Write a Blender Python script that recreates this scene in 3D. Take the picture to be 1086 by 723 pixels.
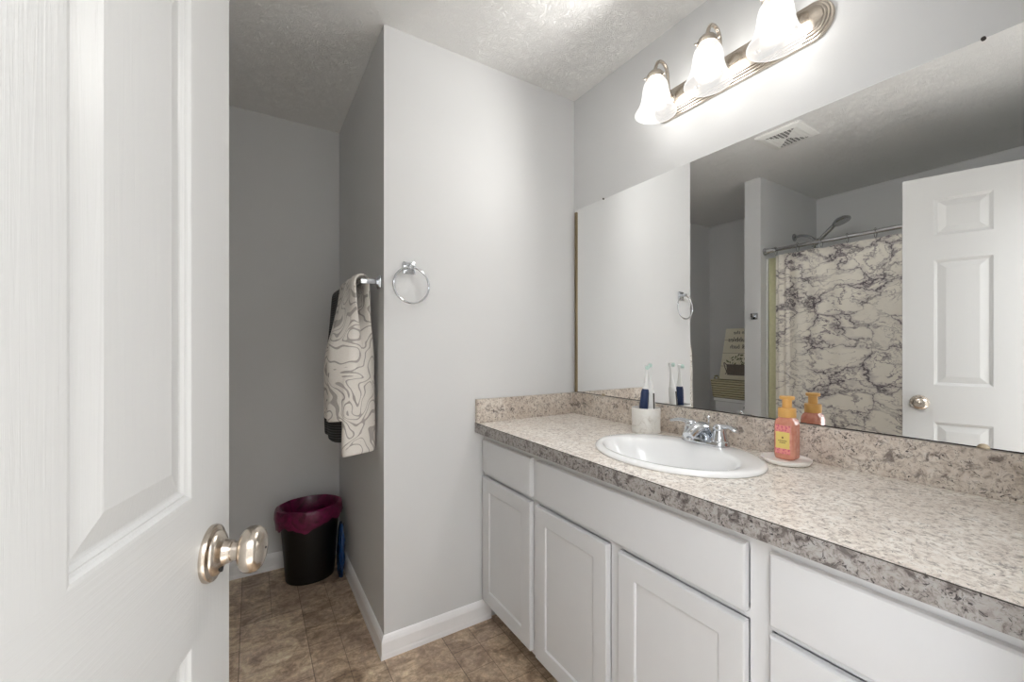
import bpy, bmesh, math, random
from mathutils import Vector, Matrix, noise
R = math.radians
PI = math.pi
random.seed(7)
for o in list(bpy.data.objects):
    bpy.data.objects.remove(o)
scene = bpy.context.scene
COL = scene.collection

# ------------------------------------------------------------------ camera, light, exposure
cam_d = bpy.data.cameras.new('camera')
cam_d.sensor_width = 36.0
cam_d.lens = 36.0 * 442.3 / 1086.0
cam_d.shift_y = 6.6 / 1086.0
cam_d.clip_start = 0.01
cam = bpy.data.objects.new('camera', cam_d)
COL.objects.link(cam)
cam.location = (0, 0, 1.1957)
cam.rotation_euler = (R(90), 0, R(-32.0))
scene.camera = cam
scene.view_settings.view_transform = 'Standard'
scene.view_settings.look = 'None'
scene.view_settings.exposure = 0.0
scene.view_settings.gamma = 1.0
scene.view_settings.use_curve_mapping = False
BULB = 22.0          # radiance of the vanity bulbs
SHADE_GLOW = 0.72     # glow of the lit frosted glass
SPOT = 12.2           # watts each lamp throws into the room
HALL_FILL = 8.8            # world fill light added to brighten the room through the roofless hall
world = bpy.data.worlds.new('fill_light')
scene.world = world
world.use_nodes = True
bg = world.node_tree.nodes['Background']
bg.inputs['Color'].default_value = (0.97, 0.985, 1.0, 1)
bg.inputs['Strength'].default_value = HALL_FILL
try:
    scene.cycles.max_bounces = 16
    scene.cycles.diffuse_bounces = 12
    scene.cycles.glossy_bounces = 6
    scene.cycles.transparent_max_bounces = 16
    scene.cycles.sample_clamp_indirect = 8.0
    scene.cycles.caustics_reflective = True
except Exception:
    pass


# ------------------------------------------------------------------ materials
def s2l(c):
    return tuple((x / 255 / 12.92) if x / 255 <= 0.04045 else ((x / 255 + 0.055) / 1.055) ** 2.4 for x in c)


class NT:
    def __init__(self, name):
        self.m = bpy.data.materials.new(name)
        self.m.use_nodes = True
        self.t = self.m.node_tree
        self.b = self.t.nodes['Principled BSDF']

    def n(self, typ, **kw):
        nd = self.t.nodes.new(typ)
        for k, v in kw.items():
            if k in nd.inputs:
                nd.inputs[k].default_value = v
            else:
                setattr(nd, k, v)
        return nd

    def l(self, a, b):
        self.t.links.new(a, b)

    def coords(self, scale=(1, 1, 1), rot=(0, 0, 0), kind='Object', loc=(0, 0, 0)):
        tc = self.n('ShaderNodeTexCoord')
        mp = self.n('ShaderNodeMapping')
        mp.inputs['Scale'].default_value = scale
        mp.inputs['Rotation'].default_value = rot
        mp.inputs['Location'].default_value = loc
        self.l(tc.outputs[kind], mp.inputs['Vector'])
        return mp.outputs['Vector']

    def ramp(self, fac, stops, interp='LINEAR'):
        r = self.n('ShaderNodeValToRGB')
        r.color_ramp.interpolation = interp
        el = r.color_ramp.elements
        while len(el) < len(stops):
            el.new(0.5)
        for e, (p, c) in zip(el, stops):
            e.position = p
            e.color = (c[0], c[1], c[2], 1) if not isinstance(c, float) else (c, c, c, 1)
        self.l(fac, r.inputs['Fac'])
        return r.outputs['Color']

    def bump(self, h, strength, dist=0.002):
        b = self.n('ShaderNodeBump')
        b.inputs['Strength'].default_value = strength
        b.inputs['Distance'].default_value = dist
        self.l(h, b.inputs['Height'])
        self.l(b.outputs['Normal'], self.b.inputs['Normal'])

    def mix(self, fac, a, b, mode='MIX'):
        x = self.n('ShaderNodeMixRGB')
        x.blend_type = mode
        for inp, v in (('Fac', fac), ('Color1', a), ('Color2', b)):
            if isinstance(v, (int, float)):
                x.inputs[inp].default_value = v
            elif isinstance(v, tuple):
                x.inputs[inp].default_value = (*v[:3], 1)
            else:
                self.l(v, x.inputs[inp])
        return x.outputs['Color']

    def noise(self, vec, scale, detail=4, rough=0.55, dist=0.0):
        n = self.n('ShaderNodeTexNoise')
        n.inputs['Scale'].default_value = scale
        n.inputs['Detail'].default_value = detail
        n.inputs['Roughness'].default_value = rough
        n.inputs['Distortion'].default_value = dist
        self.l(vec, n.inputs['Vector'])
        return n.outputs['Fac']


def plain(name, rgb, rough=0.5, metal=0.0, coat=0.0, spec=None, nz=0.0, nscale=40.0, bump=0.0, bscale=200.0):
    t = NT(name)
    c = s2l(rgb)
    t.b.inputs['Base Color'].default_value = (*c, 1)
    t.b.inputs['Roughness'].default_value = rough
    t.b.inputs['Metallic'].default_value = metal
    t.b.inputs['Coat Weight'].default_value = coat
    if spec is not None:
        t.b.inputs['Specular IOR Level'].default_value = spec
    v = t.coords()
    f = t.noise(v, nscale, 3)
    k = nz if nz else 0.02
    a = tuple(x * (1 - k) for x in c)
    b = tuple(min(1, x * (1 + k)) for x in c)
    t.l(t.ramp(f, [(0.3, a), (0.7, b)]), t.b.inputs['Base Color'])
    if bump:
        t.bump(t.noise(v, bscale, 4), bump, 0.001)
    return t.m


M = {}
M['wall'] = plain('wall paint', (217, 218, 219), 0.55, bump=0.12, bscale=260, nz=0.01, nscale=3)
M['trim'] = plain('white trim paint', (246, 246, 247), 0.35, nz=0.01)
M['cab'] = plain('white cabinet paint', (211, 212, 214), 0.38, nz=0.012, nscale=6, bump=0.03, bscale=90)
M['hall_wall'] = plain('dimmed hall paint', (150, 148, 145), 0.6)  # unseen hall wall, greyed to throw less light on the cabinets
M['carpet'] = plain('light bouncing carpet', (238, 234, 228), 0.95, nz=0.06, nscale=300, bump=0.4, bscale=500)  # invented pale floor outside the doorway, bounces light up to the ceiling
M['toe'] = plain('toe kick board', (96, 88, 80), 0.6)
M['dark'] = plain('dark void', (22, 21, 20), 0.7)
M['china'] = plain('white vitreous china', (246, 247, 248), 0.12, coat=0.5, nz=0.005)
M['acrylic'] = plain('white tub acrylic', (240, 241, 240), 0.2, coat=0.3, nz=0.005)
M['chrome'] = plain('polished chrome', (212, 215, 219), 0.06, 1.0, nz=0.01)
M['chrome_soft'] = plain('satin chrome', (190, 191, 193), 0.2, 1.0, nz=0.02)
M['nickel'] = plain('brushed nickel', (198, 188, 176), 0.24, 1.0, nz=0.05, nscale=60)
M['bronze'] = plain('aged nickel', (186, 172, 150), 0.3, 1.0, nz=0.05)
M['brass'] = plain('brass edge channel', (138, 124, 100), 0.45, 1.0, nz=0.04)
M['seam'] = plain('dark laminate seam', (52, 44, 40), 0.6)
M['black'] = plain('black plastic', (9, 8, 9), 0.4, nz=0.1)
M['white_pl'] = plain('white plastic', (240, 241, 240), 0.3, nz=0.01)
M['navy'] = plain('navy plastic', (30, 48, 88), 0.4, nz=0.06)
M['grip'] = plain('dark rubber grip', (58, 50, 46), 0.6)
M['mint'] = plain('mint bristles', (206, 230, 224), 0.7, nz=0.05, nscale=400)
M['amber'] = plain('amber pump plastic', (222, 172, 98), 0.35, nz=0.03)
M['label'] = plain('yellow label paper', (236, 212, 124), 0.5, nz=0.03)
M['label_ink'] = plain('label ink', (128, 92, 44), 0.6)
M['blue_bag'] = plain('blue plastic film', (24, 58, 104), 0.25, nz=0.25, nscale=25, bump=0.4, bscale=30)
M['slot'] = plain('grille openings', (92, 92, 92), 0.8)
M['ceramic'] = plain('matte white ceramic', (244, 242, 238), 0.4)
M['vent'] = plain('vent plastic', (232, 232, 230), 0.5)
M['liner'] = plain('yellowed curtain liner', (196, 194, 160), 0.45, nz=0.05)
M['ink'] = plain('sign ink', (84, 78, 66), 0.7)
M['leaf'] = plain('painted leaves', (104, 112, 74), 0.7, nz=0.3, nscale=60)
M['potmat'] = plain('painted tin pot', (126, 116, 108), 0.7, nz=0.15, nscale=60)
M['petal'] = plain('painted petals', (226, 222, 196), 0.7)


def mk_mirror():
    t = NT('mirror glass')
    t.b.inputs['Base Color'].default_value = (0.975, 0.98, 0.977, 1)
    t.b.inputs['Metallic'].default_value = 1
    t.b.inputs['Roughness'].default_value = 0.0
    return t.m
M['mirror'] = mk_mirror()


def mk_ceiling():
    t = NT('stomped ceiling texture')
    c = s2l((244, 244, 243))
    t.b.inputs['Base Color'].default_value = (*c, 1)
    t.b.inputs['Roughness'].default_value = 0.85
    v = t.coords()
    w = t.n('ShaderNodeTexNoise')
    w.inputs['Scale'].default_value = 7
    w.inputs['Detail'].default_value = 2
    t.l(v, w.inputs['Vector'])
    dv = t.mix(0.35, v, w.outputs['Color'], 'ADD')
    a = t.noise(dv, 38, 4, 0.55, 2.6)
    b = t.noise(v, 90, 3, 0.6, 3.0)
    h = t.mix(0.4, t.ramp(a, [(0.38, 0.0), (0.5, 1.0), (0.62, 0.0)]), b)
    t.bump(h, 0.65, 0.007)
    return t.m
M['ceiling'] = mk_ceiling()


def mk_floor():
    t = NT('brown stone look vinyl')
    v = t.coords(rot=(0, 0, R(90)), loc=(0.12, 0.04, 0))
    br = t.n('ShaderNodeTexBrick')
    br.offset = 0.37
    br.offset_frequency = 2
    br.inputs['Scale'].default_value = 1.0
    br.inputs['Mortar Size'].default_value = 0.0014
    br.inputs['Mortar Smooth'].default_value = 0.3
    br.inputs['Brick Width'].default_value = 0.46
    br.inputs['Row Height'].default_value = 0.235
    br.inputs['Color1'].default_value = (0, 0, 0, 1)
    br.inputs['Color2'].default_value = (1, 1, 1, 1)
    t.l(v, br.inputs['Vector'])
    b2 = t.n('ShaderNodeTexBrick')
    b2.offset = 0.5
    b2.inputs['Scale'].default_value = 1.0
    b2.inputs['Mortar Size'].default_value = 0.0012
    b2.inputs['Mortar Smooth'].default_value = 0.3
    b2.inputs['Brick Width'].default_value = 0.23
    b2.inputs['Row Height'].default_value = 0.1175
    t.l(v, b2.inputs['Vector'])
    o = t.coords()
    big = t.noise(o, 5.0, 4, 0.6, 0.8)
    patch = t.noise(t.coords(scale=(1.0, 1.7, 1), rot=(0, 0, R(30))), 8.5, 9, 0.68, 1.0)
    fine = t.noise(o, 55, 7, 0.78, 0.5)
    base = t.ramp(patch, [(0.30, s2l((112, 96, 82))), (0.43, s2l((170, 151, 131))), (0.54, s2l((206, 188, 166))), (0.70, s2l((236, 220, 198)))])
    base = t.mix(t.ramp(big, [(0.44, 0.0), (0.66, 0.6)]), base, s2l((170, 152, 142)))
    tint = t.ramp(br.outputs['Color'], [(0.0, s2l((204, 196, 190))), (0.5, s2l((232, 224, 214))), (1.0, s2l((255, 250, 244)))])
    base = t.mix(0.9, base, tint, 'MULTIPLY')
    base = t.mix(0.55, base, t.ramp(fine, [(0.33, 0.25), (0.66, 1.0)]), 'OVERLAY')
    small = t.mix(1.0, b2.outputs['Fac'], t.ramp(br.outputs['Color'], [(0.40, 1.0), (0.45, 0.0)]), 'MULTIPLY')
    lines = t.mix(1.0, br.outputs['Fac'], small, 'ADD')
    base = t.mix(t.ramp(lines, [(0.0, 0.0), (1.0, 0.7)]), base, s2l((72, 58, 48)))
    t.l(base, t.b.inputs['Base Color'])
    t.b.inputs['Roughness'].default_value = 0.38
    t.bump(fine, 0.08, 0.001)
    return t.m
M['floor'] = mk_floor()


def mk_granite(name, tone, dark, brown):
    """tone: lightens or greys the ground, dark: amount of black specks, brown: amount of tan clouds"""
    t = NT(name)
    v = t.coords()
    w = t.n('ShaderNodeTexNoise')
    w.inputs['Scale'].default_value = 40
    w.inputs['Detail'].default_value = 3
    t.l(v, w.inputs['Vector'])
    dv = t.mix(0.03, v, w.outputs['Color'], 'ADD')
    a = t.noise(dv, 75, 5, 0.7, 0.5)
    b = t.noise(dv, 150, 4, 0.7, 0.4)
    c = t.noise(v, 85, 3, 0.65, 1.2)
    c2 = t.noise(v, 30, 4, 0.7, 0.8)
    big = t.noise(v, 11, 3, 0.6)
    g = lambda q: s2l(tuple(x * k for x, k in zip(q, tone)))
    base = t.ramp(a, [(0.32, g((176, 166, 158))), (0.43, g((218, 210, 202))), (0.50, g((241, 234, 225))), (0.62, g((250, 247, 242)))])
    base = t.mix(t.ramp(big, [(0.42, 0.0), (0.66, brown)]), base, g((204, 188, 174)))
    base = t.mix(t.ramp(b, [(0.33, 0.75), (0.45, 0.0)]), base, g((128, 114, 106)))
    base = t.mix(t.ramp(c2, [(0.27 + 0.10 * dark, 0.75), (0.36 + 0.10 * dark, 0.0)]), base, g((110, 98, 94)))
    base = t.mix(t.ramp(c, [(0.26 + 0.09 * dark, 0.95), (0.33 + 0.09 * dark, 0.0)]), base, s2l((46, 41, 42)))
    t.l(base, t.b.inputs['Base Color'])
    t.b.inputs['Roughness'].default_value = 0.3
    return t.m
M['granite'] = mk_granite('speckled granite laminate', (1, 1, 1), 0.42, 0.30)
M['granite_splash'] = mk_granite('speckled granite laminate, splash sheet', (0.90, 0.885, 0.87), 0.8, 0.45)
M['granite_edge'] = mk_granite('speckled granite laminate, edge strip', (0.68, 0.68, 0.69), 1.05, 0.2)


def mk_door(name, sc):
    t = NT(name)
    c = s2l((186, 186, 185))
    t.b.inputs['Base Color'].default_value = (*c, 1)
    t.b.inputs['Roughness'].default_value = 0.36
    v = t.coords(scale=sc)
    n = t.noise(v, 1.0, 4, 0.6, 1.2)
    t.bump(n, 0.28, 0.0014)
    return t.m
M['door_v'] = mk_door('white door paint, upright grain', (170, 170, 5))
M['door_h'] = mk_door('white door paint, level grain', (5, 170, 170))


def mk_marble_curtain():
    t = NT('marble print curtain cloth')
    v = t.coords(scale=(0.0, 1.0, 1.0))
    rotv = t.coords(scale=(0.0, 0.8, 1.25), rot=(R(24), 0, 0))

    def warp(vec, scale, amt, detail=5):
        w = t.n('ShaderNodeTexNoise')
        w.inputs['Scale'].default_value = scale
        w.inputs['Detail'].default_value = detail
        w.inputs['Roughness'].default_value = 0.6
        t.l(vec, w.inputs['Vector'])
        return t.mix(amt, vec, w.outputs['Color'], 'ADD')

    def veins(vec, scale, width, off=0.0):
        # thin lines where a fractal field crosses its middle
        n = t.noise(vec, scale, 3, 0.5, 0.9)
        return t.ramp(n, [(0.5 + off - width, 0.0), (0.5 + off, 1.0), (0.5 + off + width, 0.0)])

    dv = warp(warp(rotv, 4.0, 0.30), 16.0, 0.035, 3)
    vo = t.n('ShaderNodeTexVoronoi')
    vo.feature = 'DISTANCE_TO_EDGE'
    vo.inputs['Scale'].default_value = 5.2
    t.l(dv, vo.inputs['Vector'])
    d1 = vo.outputs['Distance']
    dens = t.noise(v, 4.2, 3, 0.6)
    k = t.ramp(dens, [(0.40, 0.05), (0.58, 1.0)])
    cream = t.mix(t.noise(v, 3, 3), s2l((243, 239, 229)), s2l((228, 223, 212)))
    l2 = veins(dv, 4.6, 0.020)
    l3 = veins(dv, 9.5, 0.022, 0.03)
    c = t.mix(t.mix(1.0, t.ramp(d1, [(0.0, 0.62), (0.15, 0.0)]), k, 'MULTIPLY'), cream, s2l((150, 142, 148)))
    c = t.mix(t.mix(1.0, l3, k, 'MULTIPLY'), c, s2l((126, 116, 124)))
    c = t.mix(t.mix(1.0, l2, t.ramp(dens, [(0.3, 0.25), (0.55, 0.85)]), 'MULTIPLY'), c, s2l((104, 94, 104)))
    c = t.mix(t.mix(1.0, t.ramp(d1, [(0.0, 1.0), (0.03, 0.0)]), t.ramp(dens, [(0.32, 0.2), (0.55, 1.0)]), 'MULTIPLY'), c, s2l((72, 62, 72)))
    t.l(c, t.b.inputs['Base Color'])
    t.b.inputs['Roughness'].default_value = 0.7
    return t.m
M['curtain'] = mk_marble_curtain()


def mk_towel():
    t = NT('scroll patterned terry cloth')
    v = t.coords()
    w = t.n('ShaderNodeTexNoise')
    w.inputs['Scale'].default_value = 9
    w.inputs['Detail'].default_value = 1
    t.l(v, w.inputs['Vector'])
    dv = t.mix(0.16, v, w.outputs['Color'], 'ADD')
    n = t.noise(dv, 5.6, 0, 0.5, 1.8)
    # level lines of a smooth field read as curling scrolls
    mul = t.n('ShaderNodeMath')
    mul.operation = 'MULTIPLY'
    mul.inputs[1].default_value = 6.0
    t.l(n, mul.inputs[0])
    fr = t.n('ShaderNodeMath')
    fr.operation = 'FRACT'
    t.l(mul.outputs[0], fr.inputs[0])
    band = t.ramp(fr.outputs[0], [(0.36, 0.0), (0.42, 1.0), (0.60, 1.0), (0.66, 0.0)])
    light, grey = s2l((226, 221, 214)), s2l((168, 162, 158))
    c = t.mix(band, light, grey)
    fuzz = t.noise(v, 420, 2, 0.7)
    c = t.mix(0.3, c, t.ramp(fuzz, [(0.3, 0.35), (0.7, 0.9)]), 'OVERLAY')
    t.l(c, t.b.inputs['Base Color'])
    t.b.inputs['Roughness'].default_value = 0.95
    t.b.inputs['Sheen Weight'].default_value = 0.3
    inv = t.ramp(band, [(0.0, 1.0), (1.0, 0.0)])
    t.bump(t.mix(0.4, inv, fuzz), 0.6, 0.003)
    return t.m
M['towel'] = mk_towel()


def mk_dark_towel():
    t = NT('charcoal ribbed terry cloth')
    v = t.coords()
    wv = t.n('ShaderNodeTexWave')
    wv.bands_direction = 'Z'
    wv.inputs['Scale'].default_value = 28
    wv.inputs['Distortion'].default_value = 0.6
    t.l(v, wv.inputs['Vector'])
    c = t.ramp(wv.outputs['Fac'], [(0.2, s2l((44, 44, 46))), (0.8, s2l((82, 82, 84)))])
    t.l(c, t.b.inputs['Base Color'])
    t.b.inputs['Roughness'].default_value = 0.95
    t.bump(wv.outputs['Fac'], 0.7, 0.004)
    return t.m
M['dark_towel'] = mk_dark_towel()


def mk_film():
    t = NT('burgundy bin bag film')
    v = t.coords()
    n = t.noise(v, 18, 4, 0.6, 1.0)
    t.l(t.ramp(n, [(0.3, s2l((58, 8, 34))), (0.7, s2l((128, 20, 78)))]), t.b.inputs['Base Color'])
    t.b.inputs['Roughness'].default_value = 0.3
    t.bump(t.noise(v, 26, 3, 0.6, 1.5), 0.5, 0.004)
    return t.m
M['film'] = mk_film()


def mk_stone():
    t = NT('white marble resin')
    v = t.coords()
    n = t.noise(v, 22, 5, 0.7, 1.5)
    t.l(t.ramp(n, [(0.3, s2l((196, 190, 182))), (0.46, s2l((232, 230, 225))), (0.7, s2l((240, 239, 236)))]), t.b.inputs['Base Color'])
    t.b.inputs['Roughness'].default_value = 0.35
    return t.m
M['stone'] = mk_stone()


def mk_wicker():
    t = NT('woven straw')
    v = t.coords()
    wv = t.n('ShaderNodeTexWave')
    wv.bands_direction = 'Z'
    wv.inputs['Scale'].default_value = 14
    wv.inputs['Distortion'].default_value = 1.2
    wv.inputs['Detail Scale'].default_value = 3
    t.l(v, wv.inputs['Vector'])
    t.l(t.ramp(wv.outputs['Fac'], [(0.1, s2l((156, 148, 118))), (0.6, s2l((222, 215, 184)))]), t.b.inputs['Base Color'])
    t.b.inputs['Roughness'].default_value = 0.8
    t.bump(wv.outputs['Fac'], 0.8, 0.004)
    return t.m
M['wicker'] = mk_wicker()


def mk_signboard():
    t = NT('cream plank board')
    v = t.coords()
    wv = t.n('ShaderNodeTexWave')
    wv.bands_direction = 'Z'
    wv.inputs['Scale'].default_value = 2.4
    t.l(v, wv.inputs['Vector'])
    base = t.mix(t.noise(v, 30, 4), s2l((236, 230, 208)), s2l((246, 241, 222)))
    gap = t.ramp(wv.outputs['Fac'], [(0.0, 0.8), (0.006, 0.0)])
    t.l(t.mix(gap, base, s2l((150, 142, 116))), t.b.inputs['Base Color'])
    t.b.inputs['Roughness'].default_value = 0.7
    return t.m
M['board'] = mk_signboard()


def mk_soap():
    t = NT('coral liquid soap in clear plastic')
    v = t.coords()
    n = t.noise(v, 60, 3)
    t.l(t.ramp(n, [(0.3, s2l((222, 142, 118))), (0.7, s2l((240, 172, 148)))]), t.b.inputs['Base Color'])
    t.b.inputs['Roughness'].default_value = 0.12
    t.b.inputs['Transmission Weight'].default_value = 0.25
    t.b.inputs['IOR'].default_value = 1.4
    t.b.inputs['Coat Weight'].default_value = 0.6
    return t.m
M['soap'] = mk_soap()


def mk_floral():
    t = NT('pink flower print')
    v = t.coords()
    vo = t.n('ShaderNodeTexVoronoi')
    vo.inputs['Scale'].default_value = 150
    t.l(v, vo.inputs['Vector'])
    t.l(t.ramp(vo.outputs['Distance'], [(0.2, s2l((204, 92, 122))), (0.6, s2l((232, 150, 142)))]), t.b.inputs['Base Color'])
    t.b.inputs['Roughness'].default_value = 0.4
    return t.m
M['floral'] = mk_floral()


def mk_shade():
    t = NT('lit frosted glass')
    out = t.t.nodes['Material Output']
    t.t.nodes.remove(t.b)
    em = t.n('ShaderNodeEmission')
    v = t.coords()
    n = t.noise(v, 30, 3)
    t.l(t.ramp(n, [(0.3, (0.97, 0.965, 0.95)), (0.7, (1.0, 0.995, 0.985))]), em.inputs['Color'])
    em.inputs['Strength'].default_value = SHADE_GLOW
    tr = t.n('ShaderNodeBsdfTransparent')
    tr.inputs['Color'].default_value = (0.58, 0.575, 0.565, 1)
    ad = t.n('ShaderNodeAddShader')
    t.l(em.outputs[0], ad.inputs[0])
    t.l(tr.outputs[0], ad.inputs[1])
    gl = t.n('ShaderNodeBsdfGlossy')
    gl.inputs['Roughness'].default_value = 0.25
    mx = t.n('ShaderNodeMixShader')
    mx.inputs[0].default_value = 0.04
    t.l(ad.outputs[0], mx.inputs[1])
    t.l(gl.outputs[0], mx.inputs[2])
    t.l(mx.outputs[0], out.inputs['Surface'])
    return t.m
M['shade'] = mk_shade()


def mk_bulb():
    t = NT('lit bulb')
    out = t.t.nodes['Material Output']
    t.t.nodes.remove(t.b)
    em = t.n('ShaderNodeEmission')
    em.inputs['Color'].default_value = (1.0, 0.975, 0.94, 1)
    em.inputs['Strength'].default_value = BULB
    t.l(em.outputs[0], out.inputs['Surface'])
    return t.m
M['bulb'] = mk_bulb()


# ------------------------------------------------------------------ mesh helpers
def BM():
    return bmesh.new()


def link(name, bm, mat, parent=None, smooth=None, mats=None):
    me = bpy.data.meshes.new(name)
    bmesh.ops.recalc_face_normals(bm, faces=bm.faces)
    bm.to_mesh(me)
    bm.free()
    if smooth is not None:
        me.shade_smooth()
        me.set_sharp_from_angle(angle=R(smooth))
    o = bpy.data.objects.new(name, me)
    COL.objects.link(o)
    for m in (mats or [mat]):
        me.materials.append(M[m])
    if parent:
        o.parent = parent
    return o


def empty(name, loc=(0, 0, 0), rz=0.0):
    o = bpy.data.objects.new(name, None)
    COL.objects.link(o)
    o.location = loc
    o.rotation_euler = (0, 0, rz)
    o.empty_display_size = 0.05
    return o


def tag(o, label=None, cat=None, group=None, kind=None):
    if label:
        o['label'] = label
    if cat:
        o['category'] = cat
    if group:
        o['group'] = group
    if kind:
        o['kind'] = kind
    return o


def box(bm, x0, x1, y0, y1, z0, z1, bev=0.0, seg=2, mi=0):
    vs = [bm.verts.new((x, y, z)) for x in (x0, x1) for y in (y0, y1) for z in (z0, z1)]
    fs = [bm.faces.new([vs[i] for i in q]) for q in ((0, 1, 3, 2), (4, 6, 7, 5), (0, 4, 5, 1), (2, 3, 7, 6), (0, 2, 6, 4), (1, 5, 7, 3))]
    for f in fs:
        f.material_index = mi
    if bev:
        es = list({e for f in fs for e in f.edges})
        bmesh.ops.bevel(bm, geom=es, offset=bev, segments=seg, affect='EDGES', profile=0.5)


def loft(bm, rings, closed=True, cap0=True, cap1=True):
    """rings: lists of points; skins consecutive rings"""
    R_ = [[bm.verts.new(p) for p in r] for r in rings]
    n = len(R_[0])
    for a, b in zip(R_, R_[1:]):
        for i in range(n if closed else n - 1):
            j = (i + 1) % n
            bm.faces.new((a[i], a[j], b[j], b[i]))
    if closed and cap0:
        bm.faces.new(list(reversed(R_[0])))
    if closed and cap1:
        bm.faces.new(R_[-1])
    return R_


def circ(cx, cy, cz, rx, ry=None, n=32, axis='z'):
    ry = rx if ry is None else ry
    out = []
    for i in range(n):
        a = 2 * PI * i / n
        p, q = rx * math.cos(a), ry * math.sin(a)
        if axis == 'z':
            out.append((cx + p, cy + q, cz))
        elif axis == 'x':
            out.append((cx, cy + p, cz + q))
        else:
            out.append((cx + p, cy, cz + q))
    return out


def lathe(bm, prof, c=(0, 0, 0), axis='z', n=32, cap0=True, cap1=True):
    """prof: (radius, height) pairs along the axis"""
    rings = []
    for r, h in prof:
        r = max(r, 1e-5)
        if axis == 'z':
            rings.append(circ(c[0], c[1], c[2] + h, r, n=n))
        elif axis == 'x':
            rings.append(circ(c[0] + h, c[1], c[2], r, n=n, axis='x'))
        else:
            rings.append(circ(c[0], c[1] + h, c[2], r, n=n, axis='y'))
    return loft(bm, rings, True, cap0, cap1)


def tube(bm, pts, rad, n=10, cap=True, closed=False):
    pts = [Vector(p) for p in pts]
    rads = rad if isinstance(rad, (list, tuple)) else [rad] * len(pts)
    rings = []
    up = None
    N = len(pts)
    for i, p in enumerate(pts):
        if closed:
            d = pts[(i + 1) % N] - pts[i - 1]
        else:
            d = pts[min(i + 1, N - 1)] - pts[max(i - 1, 0)]
        d.normalize()
        if up is None:
            up = Vector((0, 0, 1)) if abs(d.z) < 0.9 else Vector((1, 0, 0))
        up = (up - d * up.dot(d)).normalized()
        s = d.cross(up)
        rings.append([tuple(p + (up * math.cos(2 * PI * k / n) + s * math.sin(2 * PI * k / n)) * rads[i]) for k in range(n)])
    if closed:
        rings.append(rings[0])
        loft(bm, rings, True, False, False)
        bmesh.ops.remove_doubles(bm, verts=bm.verts, dist=1e-6)
    else:
        loft(bm, rings, True, cap, cap)


def bez(pts, n=24):
    """Catmull-Rom through points"""
    P = [Vector(p) for p in pts]
    P = [P[0] * 2 - P[1]] + P + [P[-1] * 2 - P[-2]]
    out = []
    segs = len(P) - 3
    for s in range(segs):
        a, b, c, d = P[s:s + 4]
        m = max(2, n // segs)
        for k in range(m):
            t = k / m
            out.append(0.5 * ((2 * b) + (c - a) * t + (2 * a - 5 * b + 4 * c - d) * t * t + (3 * b - a - 3 * c + d) * t ** 3))
    out.append(P[-2])
    return out


def lerp(a, b, t):
    return a + (b - a) * t


def sst(t):
    t = max(0, min(1, t))
    return t * t * (3 - 2 * t)


# ------------------------------------------------------------------ the room
WX = 1.3867     # face of the wall behind the mirror
YB = 1.6238     # wall with the towel ring
XB = 0.433      # its outer corner
YA = 2.5911     # back of the toilet alcove
XL = -1.2812    # left wall
H = 2.44


def struct(name, boxes, mat, label=None):
    bm = BM()
    for b in boxes:
        box(bm, *b)
    o = link(name, bm, mat)
    return tag(o, label=label, kind='structure')


struct('floor', [(XL - 0.1, WX + 0.1, -0.08, YA + 0.1, -0.08, 0.0)], 'floor', 'brown stone look vinyl tile floor')
struct('floor_hall', [(-3, 3, -1.7, -0.0805, -0.08, 0.0)], 'carpet', 'unseen pale hall carpet added to bounce light through the doorway')
struct('ceiling', [(XL - 0.1, WX + 0.1, -0.12, YA + 0.1, H, H + 0.08)], 'ceiling', 'white stomp textured ceiling')
struct('wall_right', [(WX, WX + 0.1, -0.12, YB + 0.1, 0, H)], 'wall', 'light grey wall behind the mirror and vanity')
struct('wall_back', [(XB, WX, YB, YB + 0.1, 0, H)], 'wall', 'light grey wall carrying the towel ring')
struct('wall_alcove_right', [(XB, XB + 0.1, YB + 0.1, YA, 0, H)], 'wall', 'grey alcove side wall carrying the towel bar')
struct('wall_alcove_back', [(XL, XB + 0.1, YA, YA + 0.1, 0, H)], 'wall', 'grey wall at the back of the toilet alcove')
struct('wall_left', [(XL - 0.1, XL, -0.12, YA + 0.1, 0, H)], 'wall', 'grey wall behind the bathtub and toilet')
struct('wall_partition', [(XL, -0.3943, YB, 1.7397, 0, H)], 'wall', 'stub wall between the shower and the toilet')
struct('wall_tub_end', [(XL, -0.3943, 0.0, 0.09, 0, H)], 'wall', 'short wall at the near end of the bathtub')
DX0, DX1, DH = -0.262, 0.522, 2.045
struct('wall_front', [(XL, DX0, -0.12, 0.0, 0, H), (DX1, WX, -0.12, 0.0, 0, H), (DX0, DX1, -0.12, 0.0, DH, H)], 'wall', 'wall with the open doorway')
struct('wall_hall', [(-3, 3, -1.7, -1.6, 0, H)], 'hall_wall', 'unseen hall wall, greyed to limit light through the doorway')


def baseboard(name, p0, p1, nrm, label, h=0.088, th=0.014, e0=0.0, e1=0.0):
    """p0->p1 along the wall, nrm points into the room; e0/e1 mitre (+1 outer corner)"""
    p0, p1, nrm = Vector((*p0, 0)), Vector((*p1, 0)), Vector((*nrm, 0))
    d = (p1 - p0).normalized()
    prof = [(0, 0), (th, 0), (th, 0.014), (th * 0.86, 0.022), (th * 0.86, h * 0.72), (th * 0.62, h * 0.86), (th * 0.34, h * 0.95), (0.0, h)]
    bm = BM()
    rings = []
    for base, e, sg in ((p0, e0, -1), (p1, e1, 1)):
        rings.append([tuple(base + nrm * t + d * (sg * e * t) + Vector((0, 0, z))) for t, z in prof])
    loft(bm, rings)
    return tag(link(name, bm, 'trim'), label=label, kind='structure')


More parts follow.
